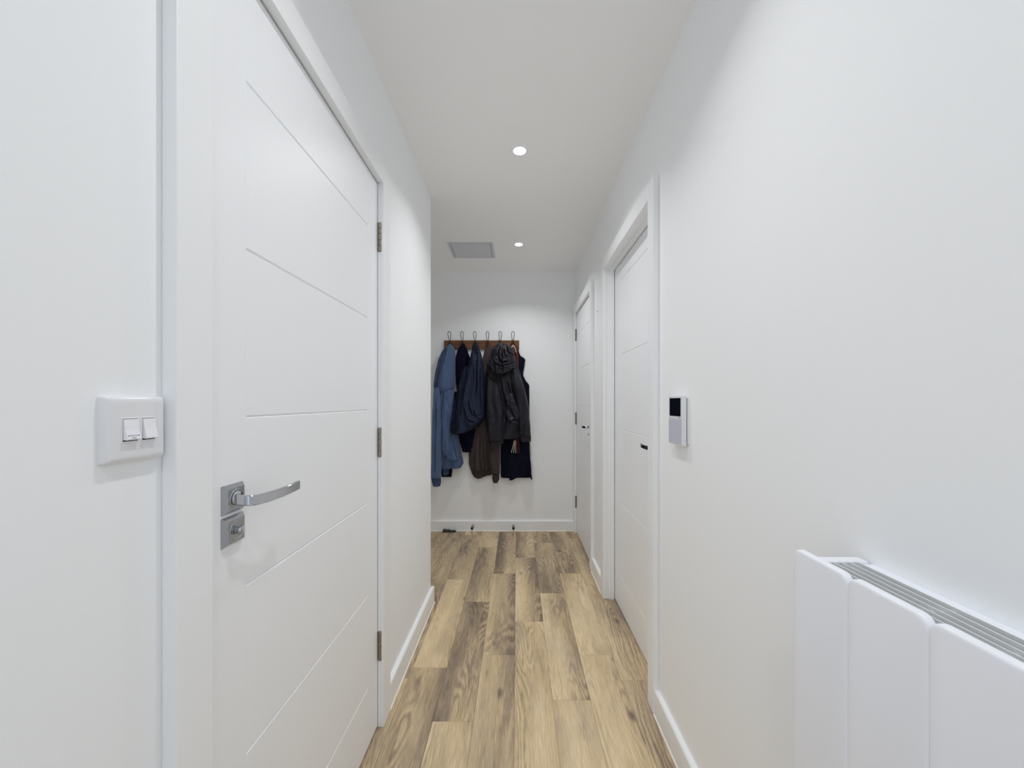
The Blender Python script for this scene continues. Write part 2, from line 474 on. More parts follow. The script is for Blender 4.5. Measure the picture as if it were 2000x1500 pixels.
def lever(root, xf, s, yc, zc, reach=0.036, bow=0.020, length=0.118):
    hd = link('lever_handle', (lambda b: (frustum_plate(b, xf, s, yc, zc, 0.0255, 0.006, 0.009), b)[1])(bmesh.new()), M['chrome_satin'], root)
    bm = bmesh.new(); ring_mesh(bm, xf + s * 0.009, s, yc, zc, 0.0165, 0.0009)
    link('ring', bm, M['chrome'], hd, True)
    bm = bmesh.new()
    lathe(bm, (xf + s * 0.009, yc, zc), (s, 0, 0), [(0, 0.0128), (0.0025, 0.0128), (0.0035, 0.0118)])
    link('neck', bm, M['chrome'], hd, True)
    # flat bowed grip, turned away from the neck along +Y
    path = [(0.010, -0.006), (reach * 0.6, -0.006), (reach - 0.003, -0.0052), (reach + 0.003, -0.001), (reach + 0.0065, 0.008), (reach + bow * 0.62, 0.030), (reach + bow * 0.85, 0.055),
            (reach + bow * 0.9, 0.082), (reach + bow * 0.8, length)]
    P = smooth_pts([(xf + s * a, yc + b, zc) for a, b in path], 6)
    bm = bmesh.new(); rings = []
    for i, p in enumerate(P):
        t = (P[min(i + 1, len(P) - 1)] - P[max(i - 1, 0)]).normalized()
        nrm = Vector((t.y, -t.x, 0)); th = 0.0036; hh = 0.0092
        dz = -0.004 * math.sin(min(1, i / len(P)) * math.pi * 0.9)
        c = 0.0016; ring = []
        for a, b in ((-th + c, -hh), (th - c, -hh), (th, -hh + c), (th, hh - c), (th - c, hh), (-th + c, hh), (-th, hh - c), (-th, -hh + c)):
            ring.append(p + nrm * a + Vector((0, 0, b + dz)))
        rings.append(ring)
    loft(bm, rings)
    g = link('grip', bm, M['chrome'], hd, True)
    g.data.polygons.foreach_set('use_smooth', [True] * len(g.data.polygons))
    e = g.modifiers.new('edges', 'EDGE_SPLIT'); e.split_angle = math.radians(35)
    return hd

def thumb_turn(root, xf, s, yc, zc):
    bm = bmesh.new(); frustum_plate(bm, xf, s, yc, zc, 0.0258, 0.006, 0.009)
    tt = link('thumb_turn', bm, M['chrome_satin'], root)
    bm = bmesh.new(); ring_mesh(bm, xf + s * 0.009, s, yc, zc, 0.0165, 0.0009)
    link('ring', bm, M['chrome'], tt, True)
    bm = bmesh.new()
    lathe(bm, (xf + s * 0.009, yc, zc), (s, 0, 0), [(0, 0.0068), (0.003, 0.0068), (0.005, 0.0056)])
    box(bm, *sorted((xf + s * 0.013, xf + s * 0.0225)), yc - 0.0022, yc + 0.0022, zc - 0.0082, zc + 0.0082, bev=0.0016, seg=2)
    cyl(bm, (xf + s * 0.012, yc, zc), (xf + s * 0.019, yc, zc), 0.0066, 0.0060, n=20)
    link('turn_knob', bm, M['chrome'], tt, True)

def hinge(root, x, y, zc, s, hl=0.105, r=0.0062):
    bm = bmesh.new(); n = 5; seg = hl / n
    for i in range(n):
        z0 = zc - hl / 2 + i * seg
        rr = r if i % 2 == 0 else r * 0.93
        lathe(bm, (x, y, z0 + 0.0006), (0, 0, 1), [(0, rr * 0.85), (0.001, rr), (seg - 0.0022, rr), (seg - 0.0012, rr * 0.85)], 18)
    cyl(bm, (x, y, zc - hl / 2), (x, y, zc + hl / 2), r * 0.7, n=12)
    lathe(bm, (x, y, zc + hl / 2 - 0.001), (0, 0, 1), [(0, r * 0.8), (0.002, r * 0.8), (0.0035, r * 0.4)], 14)
    lathe(bm, (x, y, zc - hl / 2 + 0.001), (0, 0, -1), [(0, r * 0.8), (0.002, r * 0.8), (0.0035, r * 0.4)], 14)
    h = link('hinge', bm, M['nickel'], root, True)
    e = h.modifiers.new('edges', 'EDGE_SPLIT'); e.split_angle = math.radians(40)
    bm = bmesh.new()
    box(bm, *sorted((x - s * 0.004, x - s * 0.012)), y - 0.0012, y + 0.0012, zc - hl / 2, zc + hl / 2)
    link('hinge_leaf', bm, M['nickel'], h)

def door(name, s, xw, xa, xleaf, o0, o1, aw, far_aw, grooves, gy, top=ZS, stop=False, vline=None):
    """s=+1: on the left wall facing +x. o0..o1: opening along Y"""
    rt = thing(name, (xw, (o0 + o1) / 2, 0), None, None, kind='structure')
    def sx(a, b): return (min(a, b), max(a, b))
    # casing boards: near, far, head
    for ya, yb, za, zb in ((o0 - aw, o0, 0, top + 0.07), (o1, o1 + far_aw, 0, top + 0.07), (o0, o1, top, top + 0.07)):
        bm = bmesh.new(); box(bm, *sx(xw, xa), ya, yb, za, zb, bev=0.0025, seg=2)
        link('architrave', bm, M['trim'], rt)
    # lining
    xd = xw - s * 0.12
    e = 0.003
    for ya, yb, za, zb in ((o0 - LT, o0 - e, 0, top + LT), (o1 + e, o1 + LT, 0, top + LT), (o0 - e, o1 + e, top + e, top + LT)):
        link('lining', newbox(*sx(xw - s * 0.0002, xd), ya, yb, za, zb), M['trim'], rt)
    if stop:
        a, b = sx(xleaf + s * 0.0045, xleaf + s * 0.026)
        for ya, yb, za, zb in ((o0 - e, o0 + 0.010, 0, top - 0.009), (o1 - 0.008, o1 + e, 0, top - 0.009), (o0 - e, o1 + e, top - 0.009, top + e)):
            link('door_stop_bead', newbox(a, b, ya, yb, za, zb, bev=0.001, seg=1), M['trim'], rt)
    else:
        a, b = sx(xleaf - s * 0.037, xleaf - s * 0.06)
        for ya, yb, za, zb in ((o0 - e, o0 + 0.012, 0, top - 0.009), (o1 - 0.012, o1 + e, 0, top - 0.009), (o0 - e, o1 + e, top - 0.009, top + e)):
            link('door_stop_bead', newbox(a, b, ya, yb, za, zb), M['trim'], rt)
    lf = link('door_leaf', leaf_mesh(xleaf, s, o0 + 0.001, o1 - (0.001 if not stop else 0.003), 0.009, top - (0.0045 if not stop else 0.003), grooves, gy[0], gy[1], vline=vline), M['satin'], rt)
    return rt, lf

G1 = [0.211, 0.528, 0.845, 1.162, 1.478, 1.793]
G2 = [0.196, 0.613, 1.033, 1.459, 1.883]
d1, leaf1 = door('door_1', 1, XL, AL, XL, D1[0], D1[1], 0.067, 0.079, G1, (0.7227, 1.3117), vline=0.7217)
for z in (1.792, 1.042, 0.2985): hinge(d1, XL + 0.0085, D1[1] + 0.0012, z, 1)
lever(d1, XL, 1, 0.687, 1.018)
thumb_turn(d1, XL, 1, 0.687, 0.9615)
d2, leaf2 = door('door_2', -1, XR, AR, 0.589, D2[0], D2[1], 0.064, 0.065, G2, (1.655, 2.19), stop=True)
lever(d2, 0.589, -1, 1.598, 1.0, reach=0.030, bow=0.013, length=0.105)
d3, leaf3 = door('door_3', -1, XR, AR, XR, D3[0], D3[1], 0.065, 0.066, G1, (2.87, 3.33))
for z in (1.797, 1.04, 0.285): hinge(d3, XR - 0.0085, D3[1] + 0.0012, z, -1)
lever(d3, XR, -1, 2.815, 1.008, length=0.112)
thumb_turn(d3, XR, -1, 2.815, 0.952)

# ------------------------------------------------------------------ downlights
def downlight(x, y, label, grp=None, power=1.0):
    t = thing('downlight', (x, y, ZC), label, 'ceiling light', grp)
    bm = bmesh.new()
    lathe(bm, (x, y, ZC + 0.001), (0, 0, -1), [(0, 0.043), (0.002, 0.043), (0.0045, 0.040), (0.005, 0.033), (0.003, 0.0275), (0.0, 0.0272)], 40)
    link('bezel', bm, M['trim'], t, True)
    bm = bmesh.new()
    lathe(bm, (x, y, ZC - 0.0018), (0, 0, -1), [(0, 0.027), (0.0022, 0.0265), (0.003, 0.022)], 32)
    link('lens', bm, M['lamp'], t, True)
    d = bpy.data.lights.new('spot_beam', 'AREA'); d.shape = 'DISK'; d.size = 0.055
    d.energy = DOWNLIGHT_W * power; d.color = DOWNLIGHT_C; d.spread = math.radians(128)
    o = bpy.data.objects.new('spot_beam', d); C.objects.link(o); o.parent = t; o.location = (0, 0, -0.0065)
    return t
downlight(0.012, 2.95, 'small round white ceiling spotlight nearest the coats, beside the access hatch', power=1.45)
downlight(0.012, 1.85, 'small round white ceiling spotlight in the middle of the ceiling, the larger one in view', power=1.3)
for yy, lb in ((0.75, 'small round white ceiling spotlight over the nearest door, just outside the top of the picture'),
               (-0.35, 'small round white ceiling spotlight just behind the camera'),
               (-1.45, 'small round white ceiling spotlight closest to the window behind the camera')):
    downlight(0.012, yy, lb)

# ------------------------------------------------------------------ ceiling hatch
ht = thing('access_hatch', (-0.3575, 3.0675, ZC), 'pale grey square access hatch set in the ceiling above the coats', 'hatch')
hx0, hx1, hy0, hy1 = -0.532, -0.183, 2.912, 3.223
bm = bmesh.new()
for b in ((hx0, hx1, hy0, hy0 + 0.018), (hx0, hx1, hy1 - 0.018, hy1), (hx0, hx0 + 0.02, hy0 + 0.018, hy1 - 0.018), (hx1 - 0.02, hx1, hy0 + 0.018, hy1 - 0.018)):
    box(bm, b[0], b[1], b[2], b[3], ZC - 0.005, ZC + 0.001)
link('hatch_frame', bm, M['hatch'], ht)
link('hatch_gap_shade', newbox(hx0 + 0.018, hx1 - 0.018, hy0 + 0.016, hy1 - 0.016, ZC - 0.0012, ZC + 0.001), M['gap_shade'], ht)  # dark sheet painting the shadow line between frame and panel
link('hatch_panel', newbox(hx0 + 0.0235, hx1 - 0.0235, hy0 + 0.0205, hy1 - 0.0205, ZC - 0.0055, ZC - 0.0005), M['hatch'], ht)

# ------------------------------------------------------------------ light switch (left wall)
sw = thing('light_switch', (XL, 0.508, 1.1545), 'white two-rocker light switch on the wall left of the nearest door', 'switch')
y0, y1, z0, z1 = 0.4665, 0.5465, 1.112, 1.198
bm = bmesh.new()
R_ = []
for xx, ins in ((0.0, 0.0), (0.0035, 0.0), (0.0075, 0.0008), (0.0100, 0.0028), (0.0112, 0.0055), (0.0115, 0.009)):
    r = 0.004; ring = []
    for cy, cz, a0 in ((y1 - r - ins, z1 - r - ins, 0), (y0 + r + ins, z1 - r - ins, 90), (y0 + r + ins, z0 + r + ins, 180), (y1 - r - ins, z0 + r + ins, 270)):
        for k in range(5):
            a = math.radians(a0 + k * 22.5); ring.append((XL + xx, cy + r * math.cos(a), cz + r * math.sin(a)))
    R_.append(ring)
loft(bm, R_)
fp = link('face_plate', bm, M['plastic'], sw, True)
e = fp.modifiers.new('edges', 'EDGE_SPLIT'); e.split_angle = math.radians(40)
XFc = XL + 0.0115
for n_, (ya, yb) in enumerate(((0.4855, 0.5050), (0.5110, 0.5285))):
    zc = 1.154; hz = 0.0145
    bm = bmesh.new()
    for b in ((ya - 0.0012, ya, zc - hz - 0.0014, zc + hz + 0.0014), (yb, yb + 0.0012, zc - hz - 0.0014, zc + hz + 0.0014),
              (ya, yb, zc + hz, zc + hz + 0.0014), (ya, yb, zc - hz - 0.0014, zc - hz)):
        box(bm, XFc - 0.001, XFc + 0.0008, b[0], b[1], b[2], b[3], bev=0.0003, seg=1)
    link('rocker_surround', bm, M['rocker'], sw)
    link('rocker_well', newbox(XFc - 0.001, XFc + 0.0002, ya, yb, zc - hz, zc + hz), M['gap_shade'], sw)
    bm = bmesh.new()
    prof = [(0.0, zc - hz + 0.0022), (0.0052, zc - hz + 0.0016), (0.0060, zc - hz + 0.003), (0.0034, zc), (0.0016, zc + hz - 0.001), (0.0, zc + hz - 0.0005)]
    loft(bm, [[(XFc + a, y, z) for a, z in prof] for y in (ya + 0.0005, yb - 0.0005)])
    rk = link('rocker', bm, M['rocker'], sw)
    if n_ == 0:
        for txt, size, zz in (('EXTRACTOR', 0.0027, zc - hz + 0.0063), ('FAN', 0.0027, zc - hz + 0.0034)):
            cu = bpy.data.curves.new('lettering', 'FONT'); cu.body = txt; cu.size = size; cu.align_x = 'CENTER'; cu.extrude = 0.00005
            tmp = bpy.data.objects.new('tmp', cu); C.objects.link(tmp)
            bpy.context.view_layer.update()
            me = bpy.data.meshes.new_from_object(tmp.evaluated_get(bpy.context.evaluated_depsgraph_get()))
            bpy.data.objects.remove(tmp, do_unlink=True)
            tilt = math.atan2(0.0026, hz - 0.003)
            # text x -> +Y, text y -> up the tilted face, facing +x
            f = (zz - (zc - hz + 0.003)) / (hz - 0.003)
            xx = XFc + 0.0060 - 0.0026 * f + 0.0001
            mt = Matrix(((0, -math.sin(tilt), math.cos(tilt), xx), (1, 0, 0, (ya + yb) / 2), (0, math.cos(tilt), math.sin(tilt), zz), (0, 0, 0, 1)))
            me.transform(Matrix.Translation(-sw.location) @ mt); me.materials.clear(); me.materials.append(M['ink'])
            o = bpy.data.objects.new('lettering', me); C.objects.link(o); o.parent = rk

# ------------------------------------------------------------------ intercom (right wall)
ic = thing('intercom', (XR, 1.264, 1.13), 'white door-entry intercom with a small dark screen on the right wall', 'intercom')
link('back_plate', newbox(XR - 0.004, XR, 1.208, 1.314, 1.058, 1.203), M['plastic'], ic)
bm = bmesh.new(); box(bm, XR - 0.0205, XR - 0.005, 1.2115, 1.317, 1.050, 1.2095, bev=0.0018, seg=2)
link('housing', bm, M['plastic'], ic)
link('mounting_gap', newbox(XR - 0.0051, XR - 0.0035, 1.2125, 1.313, 1.062, 1.2), M['gap_shade'], ic)  # dark strip standing in for the shade behind the housing
XI = XR - 0.0205
link('screen', newbox(XI - 0.0006, XI + 0.001, 1.222, 1.309, 1.1435, 1.2025, bev=0.0003, seg=1), M['screen'], ic)
link('speaker_panel', newbox(XI - 0.0005, XI + 0.001, 1.214, 1.3155, 1.054, 1.135, bev=0.0003, seg=1), M['panel_grey'], ic)
bm = bmesh.new()
for k, (a, b) in enumerate(((1.2245, 1.2285), (1.2305, 1.2325), (1.2335, 1.2355), (1.2365, 1.2395))):
    box(bm, XI - 0.0004, XI + 0.0005, a, b, 1.1378, 1.1402)
link('printed_mark', bm, M['ink'], ic)
link('side_button', newbox(XI + 0.006, XI + 0.012, 1.2100, 1.2125, 1.068, 1.072, bev=0.0004, seg=1), M['plastic'], ic)

# ------------------------------------------------------------------ panel heater (right wall)
he = thing('panel_heater', (XR, 0.21, 0.38), 'white ribbed wall-mounted panel heater at the lower right, slatted top grille', 'heater')
HT, HB = 0.956, 0.39
pitch = 0.1023; yfar = 0.6205
def section(ya, yb, xf=0.4445, th=0.012):
    """one front panel: rounded upper corners, edges rolled back a little"""
    bm = bmesh.new(); rr = 0.014; pts = []
    for cy, cz, a0 in ((yb - rr, HT - rr, 0), (ya + rr, HT - rr, 90), (ya + 0.004, HB + 0.004, 180), (yb - 0.004, HB + 0.004, 270)):
        r = rr if a0 < 180 else 0.004
        for k in range(7):
            a = math.radians(a0 + k * 15); pts.append((cy + r * math.cos(a), cz + r * math.sin(a)))
    cyy, czz = (ya + yb) / 2, (HT + HB) / 2
    def inset(p, d):
        y, z = p
        y += -d if y > cyy + 0.02 else (d if y < cyy - 0.02 else 0)
        z += -d if z > czz else d
        return y, z
    rings = []
    for d, x in ((0.0025, th), (0.0, th - 0.002), (0.0, 0.0030), (0.0010, 0.0012), (0.0026, 0.0003), (0.0045, 0.0)):
        rings.append([(xf + x,) + inset(p, d) for p in pts])
    loft(bm, rings)
    o = link('front_panel', bm, M['heater'], he, True)
    e = o.modifiers.new('edges', 'EDGE_SPLIT'); e.split_angle = math.radians(50)
for k in range(8):
    section(yfar - (k + 1) * pitch - 0.0005, yfar - k * pitch + 0.0005)
yn = yfar - 8 * pitch
link('casing', (lambda b: (box(b, 0.4565, 0.4605, yn + 0.02, 0.592, HB + 0.02, HT - 0.016), box(b, 0.5325, 0.5375, yn + 0.02, 0.592, HB + 0.02, HT - 0.024),
     box(b, 0.4605, 0.5325, yn + 0.02, 0.592, HB + 0.02, HB + 0.03), box(b, 0.4605, 0.5325, 0.588, 0.592, HB + 0.03, HT - 0.03),
     box(b, 0.4605, 0.5325, yn + 0.02, yn + 0.024, HB + 0.03, HT - 0.03), b)[-1])(bmesh.new()), M['heater_inner'], he)
link('heating_element', newbox(0.474, 0.520, yn + 0.04, 0.570, HT - 0.22, HT - 0.11, bev=0.004), M['heater_inner'], he)
link('end_cap', newbox(0.4600, 0.5335, 0.5835, 0.603, HT - 0.03, HT - 0.0085, bev=0.0015), M['heater'], he)
link('end_cap', newbox(0.4600, 0.5335, yn + 0.018, yn + 0.037, HT - 0.03, HT - 0.0085, bev=0.0015), M['heater'], he)
for x_, t_ in ((0.4695, 0.0013), (0.4805, 0.0013), (0.4925, 0.0013), (0.5050, 0.0014), (0.5180, 0.0014)):
    link('slat', newbox(x_, x_ + t_, yn + 0.036, 0.5845, HT - 0.0150, HT - 0.0095), M['heater_grille'], he)
for k in range(8):
    yy = 0.455 - k * 0.0775
    link('cross_rib', newbox(0.4610, 0.5190, yy, yy + 0.0022, HT - 0.022, HT - 0.015), M['heater_grille'], he)
link('rear_rail', newbox(0.5195, 0.5399, yn + 0.036, 0.5845, HT - 0.020, HT - 0.0125, bev=0.001), M['heater'], he)
link('wall_bracket', newbox(0.5375, XR, yn + 0.1, yn + 0.16, HB + 0.1, HT - 0.05), M['heater'], he)
link('wall_bracket', newbox(0.5375, XR, 0.44, 0.50, HB + 0.1, HT - 0.05), M['heater'], he)

# ------------------------------------------------------------------ things by the end wall
def at(px, py, Y):
    """room point seen at a photo pixel, at depth Y"""
    return Vector(((px - 1010) * Y / FPX, Y, H + (785 - py) * Y / FPX))

rack = thing('coat_rack', (-0.325, YF, 1.715), 'dark wooden coat rack with six black wire hooks on the end wall', 'coat rack')
bm = bmesh.new(); box(bm, -0.674, 0.019, 3.542, YF, 1.676, 1.757, bev=0.002)
link('board', bm, M['board'], rack)
hook_x = [at(p, 665, 3.53).x for p in (878.6, 903.2, 928, 952.6, 977.2, 1001.8)]
for hx in hook_x:
    bm = bmesh.new(); yb_ = 3.536
    # tall wire loop, crossing in front of the board
    loop = smooth_pts([(hx - 0.016, yb_, 1.722), (hx - 0.004, 3.531, 1.738), (hx + 0.006, 3.522, 1.757), (hx + 0.012, 3.505, 1.80), (hx + 0.0125, 3.50, 1.816),
                       (hx + 0.007, 3.498, 1.827), (hx, 3.497, 1.830), (hx - 0.007, 3.498, 1.827), (hx - 0.0125, 3.50, 1.816), (hx - 0.012, 3.505, 1.80), (hx - 0.006, 3.522, 1.757),
                       (hx + 0.004, 3.534, 1.738), (hx + 0.016, yb_, 1.722)], 6)
    tube(bm, loop, 0.0026, 7)
    # lower prong
    for q in (-1, 1):
        tube(bm, smooth_pts([(hx + q * 0.016, yb_, 1.722), (hx + q * 0.014, 3.534, 1.705), (hx + q * 0.008, 3.522, 1.698), (hx + q * 0.004, 3.508, 1.70), (hx, 3.502, 1.712)], 5), 0.0019, 7)
    h_ = link('hook', bm, M['wire'], rack, True)
    for q in (-1, 1):
        bm = bmesh.new()
        lathe(bm, (hx + q * 0.016, 3.543, 1.722), (0, -1, 0), [(0, 0.006), (0.003, 0.006), (0.008, 0.003)], 14)
        link('screw', bm, M['wire'], h_, True)

def interp(rows, t, c):
    for a, b in zip(rows, rows[1:]):
        if t <= b[0]:
            f = (t - a[0]) / (b[0] - a[0]) if b[0] > a[0] else 0
            f2 = f * f * (3 - 2 * f) * 0.35 + f * 0.65
            return a[c] + (b[c] - a[c]) * f2
    return rows[-1][c]

def drape(name, rows, yb, depth, m, parent, seed=0, fold=0.010, ffx=26, ffz=2.2, crump=0.0, nu=44, nv=64, topd=0.45, ragged=0.0, power=2.6, creases=(), cd=0.016):
    """hanging cloth volume. rows: (pixel row, left, right) of its outline; yb: back plane; depth: how far it stands out"""
    bm = bmesh.new(); ym = yb - depth * 0.6
    segs = []
    for line in creases:
        wd_, pts_ = line[0], smooth_pts([(p[0], p[1], 0) for p in line[1:]], 5)
        for k_ in range(len(pts_) - 1):
            segs.append((wd_, pts_[k_], pts_[k_ + 1], k_ / (len(pts_) - 1)))
    def crease(px, py):
        best = 0.0; q_ = Vector((px, py, 0))
        for wd_, a_, b_, t_ in segs:
            if abs(py - (a_.y + b_.y) / 2) > 14: continue
            ab = b_ - a_; f_ = max(0, min(1, (q_ - a_).dot(ab) / max(ab.length_squared, 1e-6)))
            dd = (q_ - a_ - ab * f_).length
            e_ = min(1, 5 * t_ + 0.15, 5 * (1 - t_) + 0.15)
            v_ = e_ * (math.exp(-(dd / wd_) ** 2) - 0.45 * math.exp(-((dd - 2.6 * wd_) / (1.4 * wd_)) ** 2))
            if abs(v_) > abs(best): best = v_
        return best
    ya, yz = rows[0][0], rows[-1][0]; rings = []
    for j in range(nv + 1):
        v = j / nv; py = ya + (yz - ya) * v
        xl, xr = at(interp(rows, py, 1), py, ym).x, at(interp(rows, py, 2), py, ym).x
        z = at(1000, py, ym).z
        env = topd + (1 - topd) * min(1, v / 0.3)
        ring = []
        for i in range(nu + 1):
            u = i / nu; x = xl + (xr - xl) * u
            pr = (1 - abs(2 * u - 1) ** power) ** (1 / 1.6)
            xw_ = x + 0.035 * noise.noise(Vector((seed * 5.1, z * 5, 1.5))) + 0.16 * (z - 1.3) * math.sin(seed * 2.3) * (u - 0.5)
            f = noise.noise(Vector((xw_ * ffx * 0.62, z * ffz, seed * 7.3)))
            f2 = 1 - 2.6 * abs(noise.noise(Vector((xw_ * ffx * 0.9 + 3, z * ffz * 1.6, seed * 3.1 + 5))))
            d = 2.4 * fold * (f * 1.2 + f2 * 0.75) * (0.35 + 0.65 * v)
            if crump:
                q = Vector((x * 17, z * 15, seed))
                d += crump * (noise.noise(q) + 0.6 * (1 - 2.6 * abs(noise.noise(q * 1.7 + Vector((3, 1, 2))))))
            if segs: d -= cd * crease(1010 + x * FPX / ym, py)
            zz = z
            if ragged: zz += ragged * noise.noise(Vector((x * 14, seed * 2.1, 0))) * v ** 4
            wob = 0.0022 * noise.noise(Vector((u * 2, z * 16, seed + 9)))
            ring.append((x + wob, yb - 0.004 - (depth * env - 0.004) * pr - d * pr, zz))
        nb = 8
        for i in range(1, nb):
            u = 1 - i / nb
            ring.append((xl + (xr - xl) * u, yb, ring[int(u * nu)][2]))
        rings.append(ring)
    loft(bm, rings)
    return link(name, bm, m, parent, True)

def rib_line(name, pts, r, m, parent):
    bm = bmesh.new(); tube(bm, smooth_pts(pts, 5), r, 6)
    return link(name, bm, m, parent, True)

# black jumper on the second hook
g = thing('jumper', (hook_x[1], 3.52, 1.70), 'black jumper on the second hook from the left, between the blue hoodie and navy jacket', 'jumper')
drape('body', [(671, 901, 906), (682, 894, 912), (700, 889, 918), (740, 889.5, 924), (765, 892, 930), (800, 892, 930), (850, 894, 928), (883, 903, 925)], 3.540, 0.024, M['black_knit'], g, 2)
drape('sleeve', [(765, 888, 897), (820, 880, 893), (880, 866, 884), (920, 861, 883), (932, 862, 881.5)], 3.545, 0.022, M['black_knit'], g, 3, nu=20)

# brown jumper on the fourth hook
g = thing('hooded_jumper', (hook_x[3], 3.50, 1.70), 'taupe-brown knitted hooded jumper on the fourth hook, mostly behind the charcoal jacket', 'jumper')
drape('body', [(770, 945, 966), (800, 943, 970), (830, 932, 974), (850, 924, 974), (880, 915, 972), (905, 915, 970), (918, 918, 968)], 3.540, 0.045, M['brown'], g, 4, fold=0.015, ffx=34, nu=80, creases=[(1.4, (931, 850), (927, 880), (926, 915)), (1.3, (939, 840), (937, 880), (940, 915)), (1.4, (950, 840), (953, 880), (958, 915))], cd=0.014)
drape('hood', [(672, 950, 956), (680, 947, 959), (700, 942.5, 963), (725, 941, 966), (755, 945, 966), (785, 946, 966)], 3.540, 0.046, M['brown'], g, 5, fold=0.012)
drape('hem', [(914, 917.5, 969), (925, 921, 965), (932, 925, 957)], 3.541, 0.043, M['brown_dark'], g, 6, fold=0.014, ffx=34, nv=16, ragged=0.02)
drape('sleeve', [(800, 958, 974), (850, 957, 976), (900, 957, 976.5), (925, 960.5, 976)], 3.488, 0.030, M['brown'], g, 7, fold=0.006, nu=24)
drape('cuff', [(923, 961, 975.5), (936, 961.5, 975), (943, 963, 972)], 3.487, 0.026, M['brown_dark'], g, 8, fold=0.003, nu=24, nv=14)

# long black coat on the last hook
g = thing('long_waistcoat', (hook_x[5], 3.51, 1.70), 'long sleeveless black-navy coat on the last hook, hanging lowest behind the charcoal jacket', 'coat')
drape('body', [(683, 1004, 1012), (694, 1002, 1016), (701, 1001, 1026.5), (712, 1001, 1024.5), (732, 1000, 1021.5), (742, 998, 1026), (752, 996, 1034), (768, 992, 1034), (790, 988, 1034),
               (850, 979, 1034), (880, 978, 1035), (910, 978, 1036.5), (933, 978, 1038.5)], 3.541, 0.030, M['gilet'], g, 9, fold=0.010, ffx=16)
drape('front_panel', [(850, 990, 1012), (900, 992, 1013), (931, 994, 1013), (938, 995, 1001)], 3.510, 0.012, M['gilet'], g, 10, fold=0.003, nu=20)
drape('hem_corner', [(900, 1030, 1036.5), (925, 1031, 1038), (936, 1037, 1039.6)], 3.512, 0.010, M['gilet'], g, 11, fold=0.002, nu=14, nv=24)

# scarf on the last hook
g = thing('scarf', (hook_x[5], 3.47, 1.70), 'maroon and cream striped scarf on the last hook, tassels showing below the charcoal jacket', 'scarf')
drape('scarf_band', [(676, 1003, 1010), (685, 1004, 1013), (700, 1005, 1013), (800, 1004.5, 1013), (868, 1005, 1014)], 3.498, 0.012, M['maroon'], g, 12, fold=0.002, nu=18)
bm = bmesh.new()
tube(bm, smooth_pts([at(1000.8, 684, 3.46), at(999.6, 679, 3.455), at(1001.5, 675.3, 3.455), at(1004, 676.5, 3.455), at(1006, 681, 3.46), at(1008, 688, 3.47)], 6), 0.0042, 8)
link('cream_stripe', bm, M['cream'], g, True)
for px0, px1, y1_, mm in ((1004.5, 998.8, 884, 'cream'), (1005.5, 1003.2, 884.5, 'cream'), (1007, 1007.2, 885, 'cream'), (1009.5, 1009.8, 886, 'maroon'), (1011.5, 1012.2, 885.5, 'maroon'), (1013.2, 1014.6, 884.5, 'maroon')):
    bm = bmesh.new()
    tube(bm, smooth_pts([at(px0, 860, 3.485), at((px0 * 0.6 + px1 * 0.4), 870, 3.478), at(px1, y1_, 3.476)], 5), 0.0030, 7)
    link('tassel', bm, M[mm], g, True)

# blue hoodie on the first hook
g = thing('hoodie', (hook_x[0], 3.47, 1.70), 'steel-blue hooded sweatshirt on the leftmost hook, hanging beside the wall corner', 'hoodie')
drape('hood', [(671.5, 875.5, 880), (675, 872, 884), (684, 867, 887.5), (700, 861, 888), (720, 856, 887.5), (745, 851, 888), (757, 850, 886.5), (764, 850, 883)], 3.525, 0.085, M['hoodie'], g, 13, fold=0.008, ffx=20, ffz=1.5, nu=64, creases=[(1.3, (884, 684), (885, 710), (885.5, 750)), (1.5, (872, 682), (866, 710), (857, 745))], cd=0.012)
drape('hood_edge', [(677, 868, 873.5), (690, 860, 870), (710, 853, 864), (735, 848, 857), (752, 846, 853), (760, 846.5, 852)], 3.500, 0.050, M['hoodie_inner'], g, 14, fold=0.003, crump=0.007, nu=24, nv=90)
drape('body', [(758, 850, 885.5), (780, 848.5, 887), (820, 850, 889), (860, 856, 896), (897, 861, 902.5)], 3.503, 0.060, M['hoodie'], g, 15, fold=0.016, ffx=30, ffz=1.4, topd=0.85, nu=72, creases=[(1.6, (867, 762), (864, 800), (857, 850), (853, 890)), (1.4, (880, 766), (876, 800), (872, 845)), (1.3, (884, 850), (890, 880), (893, 893)), (1.4, (862, 850), (866, 880), (872, 892))])
rib_line('hood_seam', [at(850, 756, 3.444), at(860, 758.5, 3.434), at(872, 761, 3.432), at(882, 763, 3.442)], 0.0022, M['hoodie_inner'], g)
drape('hem', [(894, 861, 903), (905, 861, 904.5), (915, 862, 899)], 3.504, 0.058, M['hoodie'], g, 16, fold=0.008, ffx=30, nv=16, topd=1)
rib_line('hem_seam', [at(861.5, 895, 3.462), at(872, 897, 3.445), at(885, 895.5, 3.442), at(898, 892.5, 3.447), at(902.5, 891.5, 3.47)], 0.0018, M['hoodie_inner'], g)
drape('sleeve', [(757, 846.5, 858), (780, 845, 860), (820, 843, 862), (870, 842, 862), (915, 841, 861.5), (934, 840.5, 860.5)], 3.452, 0.042, M['hoodie'], g, 17, fold=0.008, nu=48, topd=0.6, creases=[(1.4, (852, 770), (851, 830), (850, 925))], cd=0.012)
drape('cuff', [(932, 841, 860.5), (942, 842.5, 860.5), (950, 845, 859)], 3.450, 0.034, M['hoodie_inner'], g, 18, fold=0.003, nu=24, nv=14, topd=1)
drape('sleeve', [(762, 868, 886), (800, 864, 885), (840, 862.5, 880), (875, 862, 877), (890, 866, 875)], 3.452, 0.034, M['hoodie'], g, 19, fold=0.008, nu=28, topd=0.5)
